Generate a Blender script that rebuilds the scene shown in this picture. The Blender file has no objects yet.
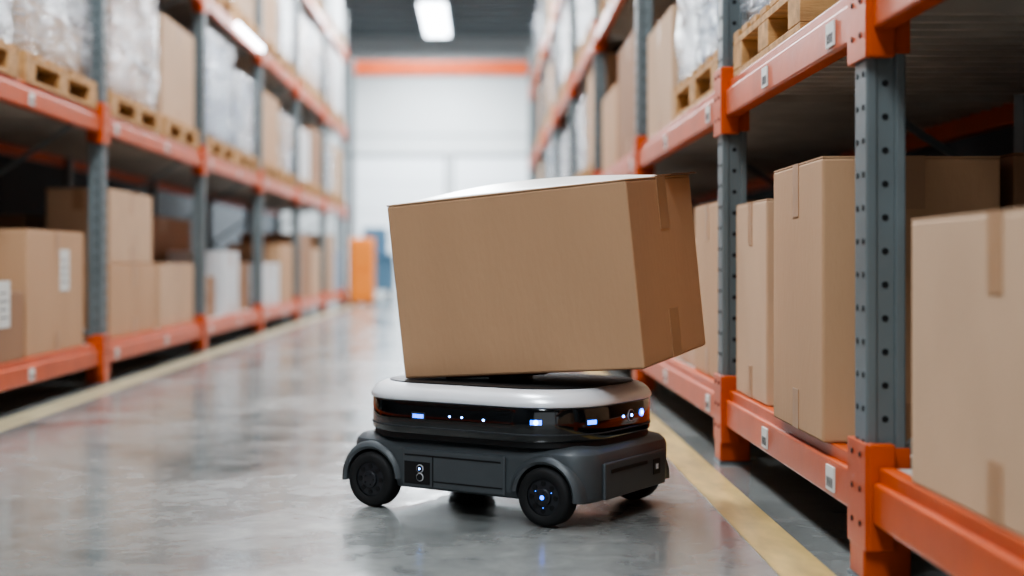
import bpy, bmesh, math, random
from mathutils import Vector, Matrix, Euler
random.seed(7)
scene = bpy.context.scene
COL = scene.collection

# ------------------------------------------------------------------ helpers
def lin(r, g, b):
    f = lambda c: (c/255/12.92) if c/255 <= .04045 else ((c/255+.055)/1.055)**2.4
    return (f(r), f(g), f(b), 1)

def mat(name, rgb, rough=.5, metal=0, var=.0, vscale=6, bump=0, bscale=60, emit=None, estr=0, coat=0, stretch=(1,1,1), spec=.5):
    m = bpy.data.materials.new(name); m.use_nodes = True
    nt = m.node_tree; N = nt.nodes; L = nt.links
    p = N['Principled BSDF']
    c = lin(*rgb)
    p.inputs['Base Color'].default_value = c
    p.inputs['Roughness'].default_value = rough
    p.inputs['Metallic'].default_value = metal
    p.inputs['Coat Weight'].default_value = coat
    p.inputs['Coat Roughness'].default_value = .08
    p.inputs['Specular IOR Level'].default_value = spec
    tc = N.new('ShaderNodeTexCoord'); mp = N.new('ShaderNodeMapping')
    mp.inputs['Scale'].default_value = stretch
    L.new(tc.outputs['Object'], mp.inputs['Vector'])
    if var:
        n = N.new('ShaderNodeTexNoise'); n.inputs['Scale'].default_value = vscale; n.inputs['Detail'].default_value = 5
        L.new(mp.outputs[0], n.inputs['Vector'])
        r = N.new('ShaderNodeValToRGB')
        r.color_ramp.elements[0].position = .3; r.color_ramp.elements[1].position = .7
        r.color_ramp.elements[0].color = tuple(x*(1-var) for x in c[:3])+(1,)
        r.color_ramp.elements[1].color = tuple(min(1, x*(1+var)) for x in c[:3])+(1,)
        L.new(n.outputs[0], r.inputs[0]); L.new(r.outputs[0], p.inputs['Base Color'])
    if bump:
        n2 = N.new('ShaderNodeTexNoise'); n2.inputs['Scale'].default_value = bscale; n2.inputs['Detail'].default_value = 4
        L.new(mp.outputs[0], n2.inputs['Vector'])
        b = N.new('ShaderNodeBump'); b.inputs['Strength'].default_value = bump; b.inputs['Distance'].default_value = .01
        L.new(n2.outputs[0], b.inputs['Height']); L.new(b.outputs[0], p.inputs['Normal'])
    if emit:
        p.inputs['Emission Color'].default_value = lin(*emit); p.inputs['Emission Strength'].default_value = estr
    return m

class MB:
    def __init__(s): s.bm = bmesh.new()
    def _merge(s, t, m, smooth=False):
        for f in t.faces: f.material_index = m; f.smooth = smooth
        me = bpy.data.meshes.new('t'); t.to_mesh(me); t.free(); s.bm.from_mesh(me); bpy.data.meshes.remove(me)
    def box(s, x0, x1, y0, y1, z0, z1, m=0, bev=0, M=None, seg=2):
        t = bmesh.new(); bmesh.ops.create_cube(t, size=1)
        bmesh.ops.scale(t, vec=(x1-x0, y1-y0, z1-z0), verts=t.verts)
        if bev: bmesh.ops.bevel(t, geom=t.edges[:], offset=bev, segments=seg, affect='EDGES', profile=.5)
        bmesh.ops.translate(t, vec=((x0+x1)/2, (y0+y1)/2, (z0+z1)/2), verts=t.verts)
        if M is not None: t.transform(M)
        s._merge(t, m)
    def cyl(s, c, r, h, axis='Z', m=0, seg=32, r2=None, M=None, sx=1, bev=0):
        t = bmesh.new(); bmesh.ops.create_cone(t, cap_ends=True, segments=seg, radius1=r, radius2=r if r2 is None else r2, depth=h)
        if bev:
            ed = [e for e in t.edges if abs(e.verts[0].co.z-e.verts[1].co.z) < 1e-6]
            bmesh.ops.bevel(t, geom=ed, offset=bev, segments=3, affect='EDGES', profile=.5)
        if sx != 1: bmesh.ops.scale(t, vec=(sx, 1, 1), verts=t.verts)
        R = {'Z': Matrix(), 'Y': Matrix.Rotation(math.pi/2, 4, 'X'), 'X': Matrix.Rotation(math.pi/2, 4, 'Y')}[axis]
        t.transform(Matrix.Translation(c) @ R)
        if M is not None: t.transform(M)
        s._merge(t, m)
    def bar(s, a, b, w, d, m=0):
        a = Vector(a); b = Vector(b); v = b-a
        q = v.to_track_quat('Z', 'Y').to_matrix().to_4x4()
        s.box(-w/2, w/2, -d/2, d/2, 0, v.length, m, M=Matrix.Translation(a) @ q)
    def loops(s, rings, m=0, smooth=False, cap=True):
        t = bmesh.new(); R = [[t.verts.new(p) for p in r] for r in rings]
        n = len(R[0])
        for a, b in zip(R, R[1:]):
            for i in range(n): t.faces.new((a[i], a[(i+1) % n], b[(i+1) % n], b[i]))
        if cap: t.faces.new(list(reversed(R[0]))); t.faces.new(R[-1])
        bmesh.ops.recalc_face_normals(t, faces=t.faces)
        s._merge(t, m, smooth)
    def obj(s, name, mats, parent=None, loc=None, rot=None, smooth_angle=None):
        me = bpy.data.meshes.new(name); s.bm.to_mesh(me); s.bm.free()
        for m in mats: me.materials.append(m)
        o = bpy.data.objects.new(name, me); COL.objects.link(o)
        if loc is not None: o.location = loc
        if rot is not None: o.rotation_euler = rot
        if parent: o.parent = parent
        if smooth_angle:
            for p in me.polygons: p.use_smooth = True
            try: me.set_sharp_from_angle(angle=math.radians(smooth_angle))
            except Exception: pass
        return o

def empty(name, loc=(0, 0, 0), rot=(0, 0, 0)):
    e = bpy.data.objects.new(name, None); e.location = loc; e.rotation_euler = rot
    e.empty_display_size = .2; COL.objects.link(e); return e

# ------------------------------------------------------------------ materials
M_orange = mat('rack_orange_paint', (186, 80, 34), .36, var=.14, vscale=5, bump=.05, bscale=30, spec=.35)
M_steel = mat('rack_grey_paint', (104, 113, 115), .42, .1, var=.1, vscale=5, bump=.05, bscale=40)
M_hole = mat('punched_hole_dark', (18, 20, 22), .9)
M_deck = mat('deck_steel', (190, 186, 178), .45, .0, var=.15)
M_label = mat('paper_label', (215, 215, 210), .6)
M_ink = mat('label_ink', (90, 90, 92), .7)
M_wood = mat('pallet_wood', (182, 140, 92), .75, var=.3, vscale=4, bump=.25, bscale=30, stretch=(1, 6, 6))
CARD = [mat('cardboard_kraft', (183, 146, 113), .8, var=.06, vscale=3, bump=.12, bscale=70, stretch=(1, 1, .3)),
        mat('cardboard_pale', (190, 158, 129), .8, var=.06, vscale=3, bump=.08, bscale=90),
        mat('cardboard_brown', (152, 115, 87), .8, var=.07, vscale=3, bump=.06, bscale=90),
        mat('carton_white', (206, 208, 210), .7, var=.04),
        mat('carton_grey_blue', (150, 168, 186), .7, var=.06)]
M_tape = mat('packing_tape', (168, 131, 99), .4, var=.05, vscale=8)
M_dkcard = mat('cardboard_cut_edge', (120, 82, 54), .9)
M_top = mat('glare_flap_top', (226, 220, 212), .3, var=.03, vscale=4)  # overhead glare on the carton top, put into a pale colour

def wrap_mat():
    m = bpy.data.materials.new('stretch_film'); m.use_nodes = True
    nt = m.node_tree; N = nt.nodes; L = nt.links
    p = N['Principled BSDF']; p.inputs['Base Color'].default_value = (.7, .73, .77, 1)
    p.inputs['Roughness'].default_value = .14
    tc = N.new('ShaderNodeTexCoord'); mp = N.new('ShaderNodeMapping'); mp.inputs['Scale'].default_value = (1.3, 1.3, 9)
    mp.inputs['Rotation'].default_value = (.35, .3, 0)
    n = N.new('ShaderNodeTexNoise'); n.inputs['Scale'].default_value = 3; n.inputs['Detail'].default_value = 7; n.inputs['Distortion'].default_value = 1.6
    L.new(tc.outputs['Object'], mp.inputs['Vector']); L.new(mp.outputs[0], n.inputs['Vector'])
    b = N.new('ShaderNodeBump'); b.inputs['Strength'].default_value = 1; b.inputs['Distance'].default_value = .05
    L.new(n.outputs[0], b.inputs['Height']); L.new(b.outputs[0], p.inputs['Normal'])
    r = N.new('ShaderNodeMapRange'); r.inputs[1].default_value = .38; r.inputs[2].default_value = .66
    r.inputs[3].default_value = .15; r.inputs[4].default_value = .7
    L.new(n.outputs[0], r.inputs[0]); L.new(r.outputs[0], p.inputs['Alpha'])
    return m
M_wrap = wrap_mat()

# ------------------------------------------------------------------ room
def floor_mat():
    m = bpy.data.materials.new('polished_concrete'); m.use_nodes = True
    nt = m.node_tree; N = nt.nodes; L = nt.links; p = N['Principled BSDF']
    tc = N.new('ShaderNodeTexCoord')
    def noise(sc, det, dist=0, rough=.5):
        n = N.new('ShaderNodeTexNoise'); n.inputs['Scale'].default_value = sc; n.inputs['Detail'].default_value = det
        n.inputs['Roughness'].default_value = rough
        n.inputs['Distortion'].default_value = dist; L.new(tc.outputs['Object'], n.inputs['Vector']); return n
    a = noise(1.5, 9, .8, .55); b = noise(10, 8, .5, .6)
    mx = N.new('ShaderNodeMix'); mx.inputs[0].default_value = .35
    L.new(a.outputs[0], mx.inputs[2]); L.new(b.outputs[0], mx.inputs[3])
    r = N.new('ShaderNodeValToRGB'); r.color_ramp.elements[0].position = .36; r.color_ramp.elements[1].position = .64
    r.color_ramp.elements[0].color = lin(96, 99, 98); r.color_ramp.elements[1].color = lin(140, 141, 138)
    L.new(mx.outputs[0], r.inputs[0]); L.new(r.outputs[0], p.inputs['Base Color'])
    rr = N.new('ShaderNodeMapRange'); rr.inputs[1].default_value = .36; rr.inputs[2].default_value = .64
    rr.inputs[3].default_value = .09; rr.inputs[4].default_value = .25
    L.new(mx.outputs[0], rr.inputs[0]); L.new(rr.outputs[0], p.inputs['Roughness'])
    bp = N.new('ShaderNodeBump'); bp.inputs['Strength'].default_value = .035; bp.inputs['Distance'].default_value = .01
    L.new(b.outputs[0], bp.inputs['Height']); L.new(bp.outputs[0], p.inputs['Normal'])
    p.inputs['Specular IOR Level'].default_value = .9
    return m
XL, XR, YB, YF, ZC = -4.3, 3.1, -7, 30, 5.5
b = MB(); b.box(XL-.1, XR+.1, YB, YF+.1, -.1, 0); b.obj('floor', [floor_mat()])
M_wall = mat('wall_panel_white', (214, 216, 216), .6, var=.03, vscale=1)
M_wside = mat('wall_side_grey', (84, 88, 92), .8, var=.05, vscale=1)
M_seam = mat('panel_seam', (150, 154, 156), .6)
b = MB(); b.box(XL-.1, XR+.1, YF, YF+.1, 0, ZC)
for z in (1.2, 3.35, 4.6): b.box(XL, XR, YF-.012, YF-.002, z, z+.03, 1)
b.obj('wall_back', [M_wall, M_seam])
b = MB(); b.box(XL-.1, XL, YB, YF, 0, ZC); b.obj('wall_left', [M_wside])
b = MB(); b.box(XR, XR+.1, YB, YF, 0, ZC); b.obj('wall_right', [M_wside])
M_ceil = mat('ceiling_dark_metal', (66, 72, 76), .7)
M_ceil2 = mat('ceiling_joist', (150, 157, 160), .6)
b = MB(); b.box(XL-.1, XR+.1, YB, YF, ZC, ZC+.1)
for i in range(46):
    y = YB+.5+i*.8
    b.box(XL, XR, y, y+.1, ZC-.1, ZC, 1)
b.obj('ceiling', [M_ceil, M_ceil2])
# loading doors in end wall
M_door = mat('door_white', (240, 243, 246), .4)
for k, (x0, x1) in enumerate(((-3.0, -.75), (-.55, 1.7))):
    b = MB(); b.box(x0, x1, YF-.06, YF-.013, 0, 2.9, 0)
    for z in range(1, 5): b.box(x0, x1, YF-.065, YF-.055, z*.58, z*.58+.008, 1)
    b.box(x0-.06, x0, YF-.09, YF-.013, 0, 2.97, 1); b.box(x1, x1+.06, YF-.09, YF-.013, 0, 2.97, 1)
    b.box(x0-.06, x1+.06, YF-.09, YF-.013, 2.9, 2.97, 1)
    b.obj('door_%d' % (k+1), [M_door, M_seam])
# floor lines
M_yel = mat('worn_yellow_paint', (186, 160, 104), .3, var=.3, vscale=5, stretch=(3, 1, 1))
M_yel2 = mat('worn_cream_paint', (160, 150, 120), .3, var=.25, vscale=5)
b = MB(); b.box(.62, .735, YB, 27, .0005, .003); b.obj('floor_line', [M_yel])
b = MB(); b.box(-1.97, -1.83, YB, 27, .0005, .003); b.obj('floor_line', [M_yel2])

# ------------------------------------------------------------------ racks
def rack(name, xf, dirx, posts, levels, depth=1.05, top=4.3):
    """xf = aisle plane, dirx=+1 rack extends to +x. levels = list of beam top z."""
    root = empty(name)
    X = lambda a: xf+dirx*a
    def bx(mb, a0, a1, y0, y1, z0, z1, m=0, bev=0):
        x0, x1 = sorted((X(a0), X(a1))); mb.box(x0, x1, y0, y1, z0, z1, m, bev)
    up = MB()
    for py in posts:
        for a0 in (0, depth-.08):
            bx(up, a0+.004, a0+.076, py-.036, py+.044, 0, top, 0, .006)
            # folded flanges facing the camera side and aisle
            bx(up, a0, a0+.022, py-.045, py+.045, 0, top, 0, .004)
            bx(up, a0+.058, a0+.08, py-.045, py+.045, 0, top, 0, .004)
            bx(up, a0-.012, a0+.092, py-.06, py+.06, 0, .008, 0)
        if py < 13:
            n = int(top/.068)
            for i in range(n):
                z = .06+i*.068
                up.cyl((X(.04), py-.0365, z), .0068, .002, 'Y', 1, 10)
                up.cyl((X(-.0005), py-.022, z+.02), .006, .002, 'X', 1, 10)
                up.cyl((X(-.0005), py+.022, z+.02), .006, .002, 'X', 1, 10)
        # frame braces
        z = .25; s = 0
        while z < top-.7:
            a = (X(.07), py, z); c = (X(depth-.07), py, z+.6)
            if s: a, c = (X(.07), py, z+.6), (X(depth-.07), py, z)
            up.bar(a, c, .03, .02); s = 1-s; z += .6
        up.box(*sorted((X(.07), X(depth-.07))), py-.012, py+.012, .2, .23)
    up.obj('uprights', [M_steel, M_hole], root)
    fo = MB(); be = MB(); la = MB(); de = MB()
    for py in posts:
        bx(fo, -.008, .088, py-.053, py+.053, .009, .12, 0, .004)
        for zt in levels:
            for s in (-1, 1):
                y0, y1 = (py-.075, py-.046) if s < 0 else (py+.046, py+.075)
                bx(fo, -.004, .05, y0, y1, zt-.17, zt+.045, 0, .004)
            bx(fo, -.009, -.001, py-.07, py+.07, zt-.17, zt+.045, 0, .002)
            bx(fo, -.004, .086, py-.0535, py-.0455, zt-.16, zt+.035, 0, .002)
            for dz in (-.12, -.05, .02):
                for dy in (-.03, .03):
                    fo.cyl((X(-.0095), py+dy, zt+dz), .006, .003, 'X', 1, 10)
    for i, (p0, p1) in enumerate(zip(posts, posts[1:])):
        for li, zt in enumerate(levels):
            for a0, a1 in ((.004, .05), (depth-.05, depth-.004)):
                bx(be, a0, a1, p0+.076, p1-.076, zt-.115, zt-.03, 0, .006)
                bx(be, a0+(.012 if a0 < .1 else 0), a1-(0 if a0 < .1 else .012), p0+.076, p1-.076, zt-.032, zt, 0, .004)
            n = int((p1-p0-.16)/.1)
            w = (p1-p0-.16)/n
            for k in range(n):
                y = p0+.08+k*w
                bx(de, .051, depth-.051, y, y+w-.012, zt-.02, zt-.006, 0)
                bx(de, .051, depth-.051, y+w*.3, y+w*.6, zt-.05, zt-.02, 0)
            bx(de, .051, depth-.051, p0+.08, p1-.08, zt-.006, zt-.002, 0)
            # location labels on beam
            for yy in (p0+.22, (p0+p1)/2+.1):
                if yy > 24: continue
                bx(la, .0, .004, yy, yy+.07, zt-.1, zt-.045, 0)
                for q in range(5):
                    bx(la, -.001, .0, yy+.01+q*.011, yy+.014+q*.011, zt-.092, zt-.07, 1)
    fo.obj('beam_connectors', [M_orange, M_hole], root)
    be.obj('beams', [M_orange], root)
    de.obj('shelf_decks', [M_deck], root)
    la.obj('beam_labels', [M_label, M_ink], root)
    return root

RX = .78
rposts = [.35, 2.87, 4.55, 7.0, 9.6, 12.2, 14.8, 17.4, 20.0, 21.9]
lposts = [2.07, 4.77, 7.47, 10.18, 12.86, 15.5, 18.2, 20.9]
rack('pallet_rack', RX, 1, rposts, [.24, 1.23, 2.25, 3.35], top=4.0)
rack('pallet_rack', -2.0, -1, lposts, [.22, 1.45, 2.63, 3.8], top=4.4)
RL = [.24, 1.23, 2.25, 3.35]; LL = [.22, 1.45, 2.63, 3.8]

# ------------------------------------------------------------------ goods
def carton(x0, x1, y0, y1, z0, h, tone=0, aisle=-1, label=False, tape=True, name='cardboard_box', rz=0):
    cx, cy = (x0+x1)/2, (y0+y1)/2; w, d = (x1-x0)/2, (y1-y0)/2
    b = MB()
    b.box(-w, w, -d, d, 0, h-.004, 0, .006)
    # top flaps with a centre gap
    b.box(-w+.001, -.003, -d+.001, d-.001, h-.004, h, 0); b.box(.003, w-.001, -d+.001, d-.001, h-.004, h, 0)
    if tape:
        b.box(-.03, .03, -d-.0006, d+.0006, h, h+.0012, 1)
        for s in (-1, 1):
            y = s*d; ys = sorted((y, y+s*.0015))
            b.box(-.03, .03, ys[0], ys[1], h-.12, h, 1)
            b.box(-.03, .03, ys[0], ys[1], 0, .09, 1)
            x = s*w; xs = sorted((x, x+s*.0015))
            b.box(xs[0], xs[1], -.03, .03, h-.13, h, 1)
            b.box(xs[0], xs[1], -.03, .03, 0.004, .1, 1)
    if label:
        x = aisle*w; xs = sorted((x, x+aisle*.002)); xi = sorted((x+aisle*.002, x+aisle*.003))
        ly = d*.1
        b.box(xs[0], xs[1], ly, ly+.15, h*.5, h*.5+.2, 2)
        for q in range(4): b.box(xi[0], xi[1], ly+.02, ly+.12-.02*(q % 2), h*.5+.04+q*.035, h*.5+.046+q*.035, 3)
        b.box(-w*.55, -w*.55+.16, -d-.002, -d, h*.5, h*.5+.12, 2)
        for q in range(3): b.box(-w*.55+.02, -w*.55+.14, -d-.003, -d-.002, h*.5+.03+q*.03, h*.5+.036+q*.03, 3)
    return b.obj(name, [CARD[tone], M_tape, M_label, M_ink], loc=(cx, cy, z0), rot=(0, 0, rz))

def pallet(x0, x1, y0, y1, z0):
    b = MB(); H = .14
    n = 7; W = (y1-y0)
    for i in range(n):
        y = y0+i*(W-.09)/(n-1); b.box(x0, x1, y, y+.09, z0+H-.02, z0+H, 0, .003)
    for x in (x0, (x0+x1)/2-.05, x1-.1):
        b.box(x, x+.1, y0, y1, z0+H-.042, z0+H-.0205, 0, .002)
        for y in (y0, (y0+y1)/2-.07, y1-.14): b.box(x, x+.1, y, y+.14, z0+.021, z0+H-.0425, 0, .003)
        b.box(x, x+.1, y0, y1, z0, z0+.02, 0, .002)
    return b.obj('wooden_pallet', [M_wood])

def wrapped(x0, x1, y0, y1, z0, h, tones=(1, 3)):
    root = empty('shrink_wrapped_load', ((x0+x1)/2, (y0+y1)/2, z0))
    w, d = (x1-x0)/2, (y1-y0)/2
    b = MB(); nz = max(2, int(h/.22)); ny = max(2, int(2*d/.33))
    for k in range(nz):
        for j in range(ny):
            e = random.uniform(0, .03)
            b.box(-w+e+.02, w-e-.02, -d+.02+j*(2*d-.04)/ny, -d+.02+(j+1)*(2*d-.04)/ny-.01, k*h/nz, (k+1)*h/nz-.01, random.choice((0, 1)), .008)
    b.obj('stacked_cartons', [CARD[tones[0]], CARD[tones[1]]], root)
    # film: subdivided skin with soft bulges
    t = bmesh.new(); bmesh.ops.create_cube(t, size=1)
    bmesh.ops.scale(t, vec=(2*w, 2*d, h+.01), verts=t.verts)
    bmesh.ops.subdivide_edges(t, edges=t.edges[:], cuts=9, use_grid_fill=True)
    for v in t.verts:
        v.co += Vector((random.uniform(-.008, .008), random.uniform(-.008, .008), 0))
    bmesh.ops.translate(t, vec=(0, 0, h/2+.005), verts=t.verts)
    f = MB(); f._merge(t, 0, True)
    f.obj('stretch_film', [M_wrap], root)

def pload(side, y0, y1, lev, h, kind, tone=1):
    z = (LL if side == 'L' else RL)[lev]
    if side == 'L': x0, x1 = -3.0, -2.01
    else: x0, x1 = .80, 1.75
    pallet(x0, x1, y0, y1, z)
    if kind == 'w': wrapped(x0+.02, x1-.02, y0+.02, y1-.02, z+.14, h, tone if isinstance(tone, tuple) else (tone, 3))
    else: carton(x0+.03, x1-.03, y0+.03, y1-.03, z+.14, h, tone, 1 if side == 'L' else -1)

# left, floor level shelf
z = LL[0]
carton(-2.6, -2.03, 6.27, 7.17, z, .58, 0, 1, True)
carton(-2.5, -2.02, 5.45, 6.2, z, .30, 2, 1, True)
carton(-2.45, -2.05, 7.75, 8.85, z, .42, 0, 1)
carton(-2.42, -2.06, 7.8, 8.80, z+.422, .42, 1, 1)
carton(-2.5, -2.05, 8.97, 10.02, z, .42, 1, 1)
carton(-2.5, -2.1, 10.45, 11.1, z, .32, 2, 1)
carton(-2.5, -2.05, 11.2, 11.9, z, .52, 3, 1)
carton(-2.5, -2.1, 12.0, 12.7, z, .42, 2, 1)
carton(-2.5, -2.05, 13.05, 14.3, z, .42, 3, 1)
carton(-2.6, -2.05, 14.4, 15.35, z, .62, 0, 1)
carton(-2.7, -2.05, 15.7, 17.0, z, .75, 2, 1)
carton(-2.7, -2.05, 17.1, 18.0, z, .6, 1, 1)
carton(-2.7, -2.05, 18.4, 19.6, z, .8, 0, 1)
carton(-2.7, -2.05, 19.7, 20.7, z, .6, 4, 1)
carton(-3.02, -2.65, 5.6, 7.1, z, .72, 2, 1)
carton(-3.02, -2.6, 8.0, 9.9, z, .7, 2, 1)
carton(-3.02, -2.6, 10.4, 12.6, z, .8, 2, 1)
# left, second level
pload('L', 4.95, 6.1, 1, .85, 'w', (3, 4)); pload('L', 6.2, 7.35, 1, .85, 'w', (3, 1))
pload('L', 7.65, 8.85, 1, .85, 'w', (1, 0))
pload('L', 8.95, 10.02, 1, .66, 'c', 1)
pload('L', 10.4, 11.55, 1, .8, 'w', (4, 4))
pload('L', 11.65, 12.7, 1, .66, 'w', (3, 4))
pload('L', 13.05, 14.2, 1, .68, 'c', 0); pload('L', 14.3, 15.35, 1, .6, 'w', (1, 4))
pload('L', 15.7, 16.8, 1, .6, 'c', 3); pload('L', 16.9, 18.0, 1, .7, 'c', 2)
pload('L', 18.4, 19.5, 1, .6, 'w', (3, 3)); pload('L', 19.6, 20.7, 1, .7, 'c', 1)
# left, upper levels
for lev in (2, 3):
    for p0, p1 in zip(lposts[1:], lposts[2:]):
        for j in (0, 1):
            ya = p0+.18+j*1.22
            k = random.choice('wwc')
            pload('L', ya, ya+1.12, lev, random.uniform(.6, .88) if lev == 2 else random.uniform(.6, .9), k, (random.choice((3, 4, 1)), 3) if k == 'w' else random.choice((0, 1, 3)))

# right lower shelf
z = RL[0]
carton(.80, 1.25, 1.75, 2.6, z, .49, 1, -1)                  # nearest box
carton(.82, 1.25, .95, 1.7, z, .5, 0, -1)
carton(.775, 1.18, 3.17, 3.70, z, .65, 0, -1)               # next to big upright
carton(1.22, 1.74, 3.2, 3.9, z, .66, 2, -1)
carton(.812, 1.3, 3.97, 4.44, z, .59, 1, -1)
carton(.82, 1.3, 4.76, 5.35, z, .62, 0, -1)
carton(.84, 1.3, 5.45, 6.1, z, .5, 1, -1); carton(.83, 1.3, 6.2, 6.85, z, .65, 2, -1)
for p0, p1 in zip(rposts[3:], rposts[4:]):
    y = p0+.15
    while y < p1-.5:
        d = random.uniform(.5, .8)
        if y+d > p1-.1: break
        carton(.83, 1.4, y, y+d, z, random.uniform(.4, .7), random.choice((0, 1, 2, 3)), -1); y += d+.06
# right second level
pload('R', 1.7, 2.75, 1, .8, 'w', (3, 1))
pload('R', 3.5, 4.42, 1, .8, 'w', (3, 4)); 
pload('R', 4.72, 5.85, 1, .8, 'w', (3, 4))
z = RL[1]
carton(.82, 1.4, 5.98, 6.85, z, .52, 1, -1)
carton(.82, 1.4, 7.15, 8.3, z, .66, 2, -1)
carton(.82, 1.4, 8.4, 9.4, z, .5, 0, -1)
for i, (p0, p1) in enumerate(zip(rposts[4:-1], rposts[5:])):
    for j in (0, 1):
        ya = p0+.18+j*1.15
        if ya+1.05 > p1-.1: continue
        k = random.choice('wcw'); pload('R', ya, ya+1.05, 1, random.uniform(.45, .75), k, (random.choice((3, 4, 1)), 3) if k == 'w' else random.choice((0, 1, 3)))
for lev in (2, 3):
    for p0, p1 in zip(rposts[2:-1], rposts[3:]):
        for j in (0, 1):
            ya = p0+.15+j*1.15
            if ya+1.05 > p1-.1: continue
            k = random.choice('wwc'); pload('R', ya, ya+1.05, lev, random.uniform(.6, .85), k, (random.choice((3, 4, 1)), 3) if k == 'w' else random.choice((0, 2, 3)))

# cross tie beam at the aisle end
b = MB()
b.box(-2.0, .78, 22.1, 22.2, 3.6, 3.82, 0, .01)
b.box(-2.08, -1.98, 22.05, 22.25, 0, 3.86, 1, .01); b.box(.76, .86, 22.05, 22.25, 0, 3.86, 1, .01)
b.box(-2.15, -1.95, 21.98, 22.32, 0, .02, 1); b.box(.72, .92, 21.98, 22.32, 0, .02, 1)
b.obj('portal_beam', [M_orange, M_steel])
# orange guard cabinet and blue bin at the far end
M_or2 = mat('guard_orange', (240, 140, 50), .5)
M_blue = mat('bin_blue', (84, 118, 142), .5)
b = MB()
b.box(-1.98+.0, -1.62, 21.2, 21.7, .03, 1.02, 0, .03)
b.box(-1.95, -1.65, 21.18, 21.2, .1, .5, 0, .005); b.box(-1.95, -1.65, 21.18, 21.2, .54, .95, 0, .005)
for x in (-1.93, -1.67):
    for y in (21.25, 21.65): b.cyl((x, y, .015), .025, .03, 'Z', 1, 12)
b.obj('orange_cabinet', [M_or2, M_hole])
b = MB()
b.box(-2.2, -1.62, 26, 26.8, .12, .75, 0, .03); b.box(-2.25, -1.57, 25.95, 26.85, .75, .8, 0, .01)
b.box(-2.2, -1.75, 26.2, 26.8, .8, 1.3, 0, .03)
for x in (-2.15, -1.7):
    for y in (26.1, 26.7): b.cyl((x, y, .06), .06, .04, 'X', 1, 20)
b.obj('blue_bin_cart', [M_blue, M_hole])

# ------------------------------------------------------------------ lights
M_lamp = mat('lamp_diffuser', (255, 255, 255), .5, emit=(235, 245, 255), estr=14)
M_lampb = mat('lamp_housing', (200, 205, 208), .5)
for y in (-2.5, 3, 8.5, 14, 19.5, 24.7):
    b = MB()
    b.box(-1.12, -.58, y, y+3.6, 5.22, 5.28, 1, .008); b.box(-1.08, -.62, y+.04, y+3.56, 5.205, 5.219, 0)
    for yy in (y+.6, y+3): b.cyl((-.85, yy, 5.33), .01, .13, 'Z', 1, 8)
    b.obj('ceiling_light', [M_lamp, M_lampb])
    l = bpy.data.lights.new('ceiling_light_source', 'AREA'); l.shape = 'RECTANGLE'; l.size = 1.0; l.size_y = 3.4
    l.energy = 280 if y < 13 else (400 if y < 20 else 820); l.color = (.90, .96, 1)
    o = bpy.data.objects.new('ceiling_light_source', l); o.location = (-.85, y+1.8, 5.15); COL.objects.link(o)
b = MB(); b.box(-1.995, -1.96, 11.4, 12.7, 2.56, 2.60, 0, .01); b.obj('beam_highlight_strip', [M_lamp])  # glowing strip added as a highlight on the beam, reuses the lamp material
w = bpy.data.worlds.new('World'); scene.world = w; w.use_nodes = True
w.node_tree.nodes['Background'].inputs[0].default_value = (.88, .94, 1, 1)
w.node_tree.nodes['Background'].inputs[1].default_value = .85

# ------------------------------------------------------------------ robot
YAW = math.radians(-33)
C = Vector((.083, 3.78, 0))
robot = empty('warehouse_robot', C, (0, 0, YAW))
MR = Matrix.Translation(C) @ Matrix.Rotation(YAW, 4, 'Z')
M_ch = mat('chassis_dark_grey', (72, 77, 80), .42, var=.04, vscale=20, bump=.03, bscale=300)
M_ch2 = mat('chassis_trim', (48, 51, 54), .5)
M_blk = mat('gloss_black_band', (8, 9, 11), .10, coat=1)
M_mblk = mat('matte_black', (14, 15, 17), .5)
M_sil = mat('satin_aluminium', (238, 240, 243), .28, .25, var=.02)
M_tyre = mat('tyre_rubber', (20, 21, 22), .75, bump=.05, bscale=200)
M_hub = mat('hub_plastic', (38, 40, 44), .4)
M_led = mat('blue_led', (30, 90, 255), .3, emit=(40, 110, 255), estr=6)
M_led2 = mat('white_blue_led', (180, 210, 255), .3, emit=(90, 150, 255), estr=22)
M_led3 = mat('dim_blue_window', (50, 100, 190), .2, emit=(60, 125, 240), estr=1.0)

def rr(a, bb, r, z, n=14):
    pts = []
    for cx, cy, a0 in ((a-r, bb-r, 0), (-a+r, bb-r, 90), (-a+r, -bb+r, 180), (a-r, -bb+r, 270)):
        for i in range(n+1):
            t = math.radians(a0+90*i/n); pts.append((cx+r*math.cos(t), cy+r*math.sin(t), z))
    return pts
def stack(mb, a, bb, r, prof, m=0):
    mb.loops([rr(a-i, bb-i, max(r-i, .004), z) for i, z in prof], m, False)

# chassis with wheel wells cut
WX = (-.28, .252); WR = .073; WZ = .074
ch = MB(); stack(ch, .37, .25, .075, [(.02, .058), (.006, .063), (0, .077), (0, .165), (.005, .178), (.018, .189), (.05, .197)])
cho = ch.obj('chassis', [M_ch], robot)
cut = MB()
for x in WX:
    for s in (-1, 1):
        cut.cyl((x, s*.235, WZ), .082, .11, 'Y', 0, 48)
cut.box(-.45, WX[0]+.0, -.30, -.185, .0, WZ-.002); cut.box(-.45, WX[0]+.0, .185, .30, .0, WZ-.002)
cuto = cut.obj('cutter', [M_ch2], robot)
md = cho.modifiers.new('b', 'BOOLEAN'); md.object = cuto; md.operation = 'DIFFERENCE'; md.solver = 'EXACT'
md.use_self = True
bv = cho.modifiers.new('bv', 'BEVEL'); bv.width = .003; bv.segments = 2; bv.limit_method = 'ANGLE'; bv.angle_limit = math.radians(50)
bpy.context.view_layer.update()
dg = bpy.context.evaluated_depsgraph_get()
nm = bpy.data.meshes.new_from_object(cho.evaluated_get(dg))
cho.modifiers.clear(); cho.data = nm
for p in nm.polygons: p.use_smooth = True
nm.set_sharp_from_angle(angle=math.radians(28))
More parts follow.
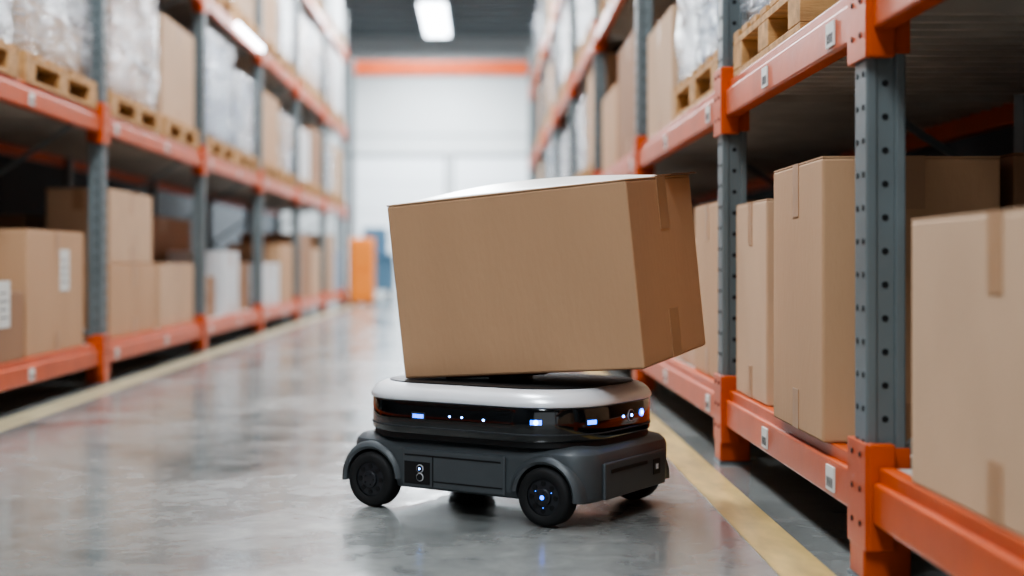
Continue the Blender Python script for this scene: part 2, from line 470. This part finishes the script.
bpy.data.objects.remove(cuto)

# fender lips + trim
fd = MB()
def arc(mb, cx, y0, y1, r0, r1, a0, a1, m=0, n=28):
    rings = []
    for i in range(n+1):
        t = math.radians(a0+(a1-a0)*i/n); c, s = math.cos(t), math.sin(t)
        e = .005
        P = [(r0, y0+e*(1 if y0 < 0 else -1)), (r0, y1), (r1, y1), (r1, y0+e*3*(1 if y0 < 0 else -1)), (r1-e*1.2, y0+e*(1 if y0 < 0 else -1)), (r1-e*3, y0)]
        rings.append([(cx+r*c, y, WZ+r*s) for r, y in P])
    mb.loops(rings, m, False)
for sgn in (-1, 1):
    for x in WX:
        ys = (-.260, -.2) if sgn < 0 else (.260, .2)
        a0, a1 = (-5, 175) if x > 0 else (5, 186)
        arc(fd, x, ys[0], ys[1], .080, .102, a0, a1, 0)
fd.obj('fenders', [M_ch], robot, smooth_angle=40)
tr = MB()
# raised side cover between the wheels, port recess, sensor pair, slots
for s in (-1, 1):
    f = lambda y0, y1: sorted((s*y0, s*y1))
    y = f(.249, .258); tr.box(-.172, .142, y[0], y[1], .066, .165, 0, .004)
    y = f(.2575, .2595); tr.box(-.166, -.085, y[0], y[1], .074, .132, 1, .0009)
    for zz in (.115, .093):
        tr.cyl((-.115, s*.2605, zz), .0105, .003, 'Y', 3, 24); tr.cyl((-.115, s*.262, zz), .009, .003, 'Y', 1, 24)
    tr.cyl((-.115, s*.2637, .115), .0025, .002, 'Y', 4, 12)
    y = f(.2575, .2592); tr.box(-.165, .13, y[0], y[1], .147, .151, 1); tr.box(-.075, .135, y[0], y[1], .083, .086, 1)
    tr.box(-.078, -.075, y[0], y[1], .07, .148, 1)
# right-end (robot front) bumper: panel, groove, charging contacts
tr.box(.368, .378, -.17, .17, .064, .155, 0, .004)
tr.box(.3775, .3795, -.14, .06, .128, .137, 1, .0006)
tr.box(.3775, .3795, .095, .135, .095, .135, 1, .0006)
tr.box(.379, .381, .108, .122, .108, .122, 3, .0006)
tr.box(-.378, -.368, -.16, .16, .064, .155, 0, .004)
tr.obj('panels_and_sensors', [M_ch, M_mblk, M_led3, M_sil, M_led2], robot)

sk = MB(); stack(sk, .345, .262, .17, [(.01, .186), (0, .192), (0, .205), (.008, .212)]); sk.obj('recessed_skirt', [M_mblk], robot, smooth_angle=40)
bd = MB(); stack(bd, .35, .275, .185, [(.012, .204), (.003, .207), (0, .212), (0, .286), (.003, .290)]); bd.obj('sensor_band', [M_blk], robot, smooth_angle=40)
bs = MB(); stack(bs, .352, .277, .186, [(.001, .2225), (0, .2235), (0, .2255), (.001, .2265)]); bs.obj('band_trim_line', [M_ch2], robot, smooth_angle=40)
ld = MB(); stack(ld, .354, .28, .188, [(.006, .291), (.0015, .293), (0, .297), (.002, .304), (.006, .311), (.012, .318), (.021, .325), (.033, .330), (.05, .333), (.09, .334)])
ld.obj('silver_lid', [M_sil], robot, smooth_angle=40)
tp = MB(); stack(tp, .308, .232, .15, [(0, .3325), (.0005, .3355), (.003, .3365)]); tp.obj('top_pad', [M_mblk], robot, smooth_angle=40)

# LEDs / sensor windows on band (side faces)
le = MB()
def win(x, z, w_, h_, m):   # on long side faces
    for s in (-1, 1):
        y = sorted((s*.2745, s*.2765)); le.box(x-w_/2, x+w_/2, y[0], y[1], z-h_/2, z+h_/2, m, .0008)
def dot(x, z, r, m):
    for s in (-1, 1): le.cyl((x, s*.2755, z), r, .002, 'Y', m, 16)
win(-.11, .253, .044, .020, 2); win(-.11, .253, .036, .012, 0)
for x in (-.012, .025): dot(x, .257, .0025, 1)
dot(.09, .254, .003, 1)
# on the curved end corner and end face
RC = .185
def onring(t_deg, z, r, m, lift=0, sx=1):
    t = math.radians(t_deg); cx, cy = .35-RC, -.275+RC
    q = RC+.0007+lift
    p = Vector((cx+q*math.cos(t), cy+q*math.sin(t), z))
    Rm = Matrix.Translation(p) @ Matrix.Rotation(t, 4, 'Z') @ Matrix.Rotation(math.pi/2, 4, 'Y')
    if sx == 1: le.cyl((0, 0, 0), r, .003, 'Z', m, 20, M=Rm)
    else: le.box(-r, r, -r*sx, r*sx, -.0015, .0015, m, .0006, M=Rm)
onring(-68, .256, .006, 0, 0, 2.4); onring(-68, .256, .006, 1, .001)
onring(-23, .254, .009, 2, 0, 2.0); onring(-23, .254, .0055, 0, .001, 2.6)
le.cyl((.351, .02, .256), .0155, .003, 'X', 4, 24); le.cyl((.352, .02, .256), .0135, .003, 'X', 3, 24); le.cyl((.3533, .02, .256), .004, .002, 'X', 1, 24)
le.cyl((.351, -.02, .256), .003, .003, 'X', 1, 16)
le.cyl((.351, .082, .258), .010, .003, 'X', 0, 24); le.cyl((.3525, .082, .258), .005, .002, 'X', 1, 24)
le.obj('led_lights', [M_led, M_led2, M_ch2, M_mblk, M_sil], robot)

# wheels
for i, x in enumerate(WX):
    for s in (-1, 1):
        b = MB(); yo = .262; yi = .205
        prof = [(.045, yo-.004), (.052, yo), (.064, yo), (.070, yo-.004), (.073, yo-.011), (.073, yi+.011), (.070, yi+.004), (.05, yi), (.03, yi)]
        n = 48; rings = []
        for k in range(n):
            t = 2*math.pi*k/n; rings.append([(r*math.cos(t), s*y, r*math.sin(t)) for r, y in prof])
        rings.append(rings[0]); t_ = bmesh.new()
        V = [[t_.verts.new(p) for p in r] for r in rings[:-1]]
        for k in range(n):
            A, B = V[k], V[(k+1) % n]
            for q in range(len(prof)-1): t_.faces.new((A[q], A[q+1], B[q+1], B[q]))
        bmesh.ops.recalc_face_normals(t_, faces=t_.faces); b._merge(t_, 0, True)
        b.cyl((0, s*(yo-.022), 0), .047, .03, 'Y', 1, 40, bev=.003)
        b.cyl((0, s*(yo-.006), 0), .022, .012, 'Y', 1, 32, bev=.003)
        for k in range(8):
            t = 2*math.pi*k/8
            b.cyl((.034*math.cos(t), s*(yo-.0065), .034*math.sin(t)), .0065, .002, 'Y', 2, 14)
        for k in range(5):
            t = 2*math.pi*k/5; b.cyl((.014*math.cos(t), s*(yo+.0005), .014*math.sin(t)), .0022, .002, 'Y', 2, 8)
        if i == 1:
            b.cyl((0, s*(yo+.0005), 0), .0055, .002, 'Y', 3, 20)
            for k in range(3):
                t = 2*math.pi*k/3+.5; b.cyl((.026*math.cos(t), s*(yo-.0065), .026*math.sin(t)), .001, .003, 'Y', 3, 8)
        b.cyl((0, s*.19, 0), .014, .06, 'Y', 2, 16)
        b.obj('wheel', [M_tyre, M_hub, M_mblk, M_led], robot, loc=(x, 0, WZ-.0005), smooth_angle=35)

# ------------------------------------------------------------------ carried box
P0 = Vector((.4019, 3.4172, .3895)); E = Euler((.0799, -.0746, -.5035), 'XYZ')
BL, BW, BH = .691, .450, .4656
MBX = Matrix.Translation(P0) @ E.to_matrix().to_4x4()
b = MB()
b.box(-BL, 0, 0, BW, 0, BH-.004, 0, .005)
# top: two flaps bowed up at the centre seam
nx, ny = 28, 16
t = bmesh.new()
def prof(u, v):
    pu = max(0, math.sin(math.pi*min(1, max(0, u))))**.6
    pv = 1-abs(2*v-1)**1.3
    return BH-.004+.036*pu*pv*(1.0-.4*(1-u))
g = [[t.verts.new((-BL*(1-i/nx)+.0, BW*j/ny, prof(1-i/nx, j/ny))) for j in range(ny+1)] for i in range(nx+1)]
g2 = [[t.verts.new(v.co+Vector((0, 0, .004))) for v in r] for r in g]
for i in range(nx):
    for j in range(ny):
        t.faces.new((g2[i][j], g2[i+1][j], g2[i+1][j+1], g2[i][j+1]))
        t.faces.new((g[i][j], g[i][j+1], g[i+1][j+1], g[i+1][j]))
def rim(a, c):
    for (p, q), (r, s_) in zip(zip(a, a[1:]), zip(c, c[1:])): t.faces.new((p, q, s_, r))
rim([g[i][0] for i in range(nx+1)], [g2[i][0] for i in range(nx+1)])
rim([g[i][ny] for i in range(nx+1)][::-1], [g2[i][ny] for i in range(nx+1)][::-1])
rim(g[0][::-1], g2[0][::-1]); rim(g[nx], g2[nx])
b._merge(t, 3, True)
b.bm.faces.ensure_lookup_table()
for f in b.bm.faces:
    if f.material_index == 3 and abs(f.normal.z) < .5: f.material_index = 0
# tape on end face: upper and lower pieces, wrapping over the edges
b.box(0.0002, .0018, BW*.5-.028, BW*.5+.034, BH-.135, BH+.002, 1)
b.box(0.0002, .0018, BW*.5-.028, BW*.5+.034, .0, .125, 1)
b.box(-.06, 0.0018, BW*.5-.028, BW*.5+.034, BH+.0005, BH+.003, 1)
# small torn flap lip at far top corner
b.box(-.10, .004, BW-.19, BW+.002, BH-.001, BH+.0025, 2, M=Matrix.Translation((0, 0, .002)) @ Matrix.Rotation(.03, 4, 'Y'))
# flute edge along bottom
b.box(-BL+.004, -.004, .003, BW-.003, -.0012, 0, 2)
b.box(-BL, -BL-.0015+.0, BW*.5-.03, BW*.5+.03, BH-.12, BH-.002, 1)
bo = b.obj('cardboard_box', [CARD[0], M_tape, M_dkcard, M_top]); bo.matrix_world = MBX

# tilted lift plate carried by robot
ctr = MBX.inverted() @ Vector((.085, 3.78, .37)); ctr.z = 0
Wm = Matrix.Translation(MBX @ ctr) @ E.to_matrix().to_4x4()
Lm = MR.inverted() @ Wm
b = MB(); b.box(-.15, .15, -.10, .10, -.014, -.003, 0, .003); b.cyl((0, 0, -.02), .05, .016, 'Z', 0, 32)
lp = b.obj('tilting_lift_plate', [M_mblk], robot); lp.matrix_local = Lm
b = MB(); hz = (MBX @ ctr).z
b.cyl((0, 0, (.336+hz-.018)/2), .06, hz-.018-.336, 'Z', 0, 32); b.obj('lift_column', [M_mblk], robot)

# ------------------------------------------------------------------ camera
cd = bpy.data.cameras.new('camera'); cam = bpy.data.objects.new('camera', cd); COL.objects.link(cam)
cam.location = (0, 0, .65); cam.rotation_euler = (math.pi/2, 0, 0)
cd.sensor_width = 36; cd.lens = 1400*36/1024
cd.shift_x = 32/1024; cd.shift_y = -26/1024
cd.dof.use_dof = True; cd.dof.focus_distance = 3.5; cd.dof.aperture_fstop = 1.4
cd.clip_start = .05
scene.camera = cam
scene.view_settings.view_transform = 'AgX'
scene.view_settings.look = 'AgX - Medium High Contrast'
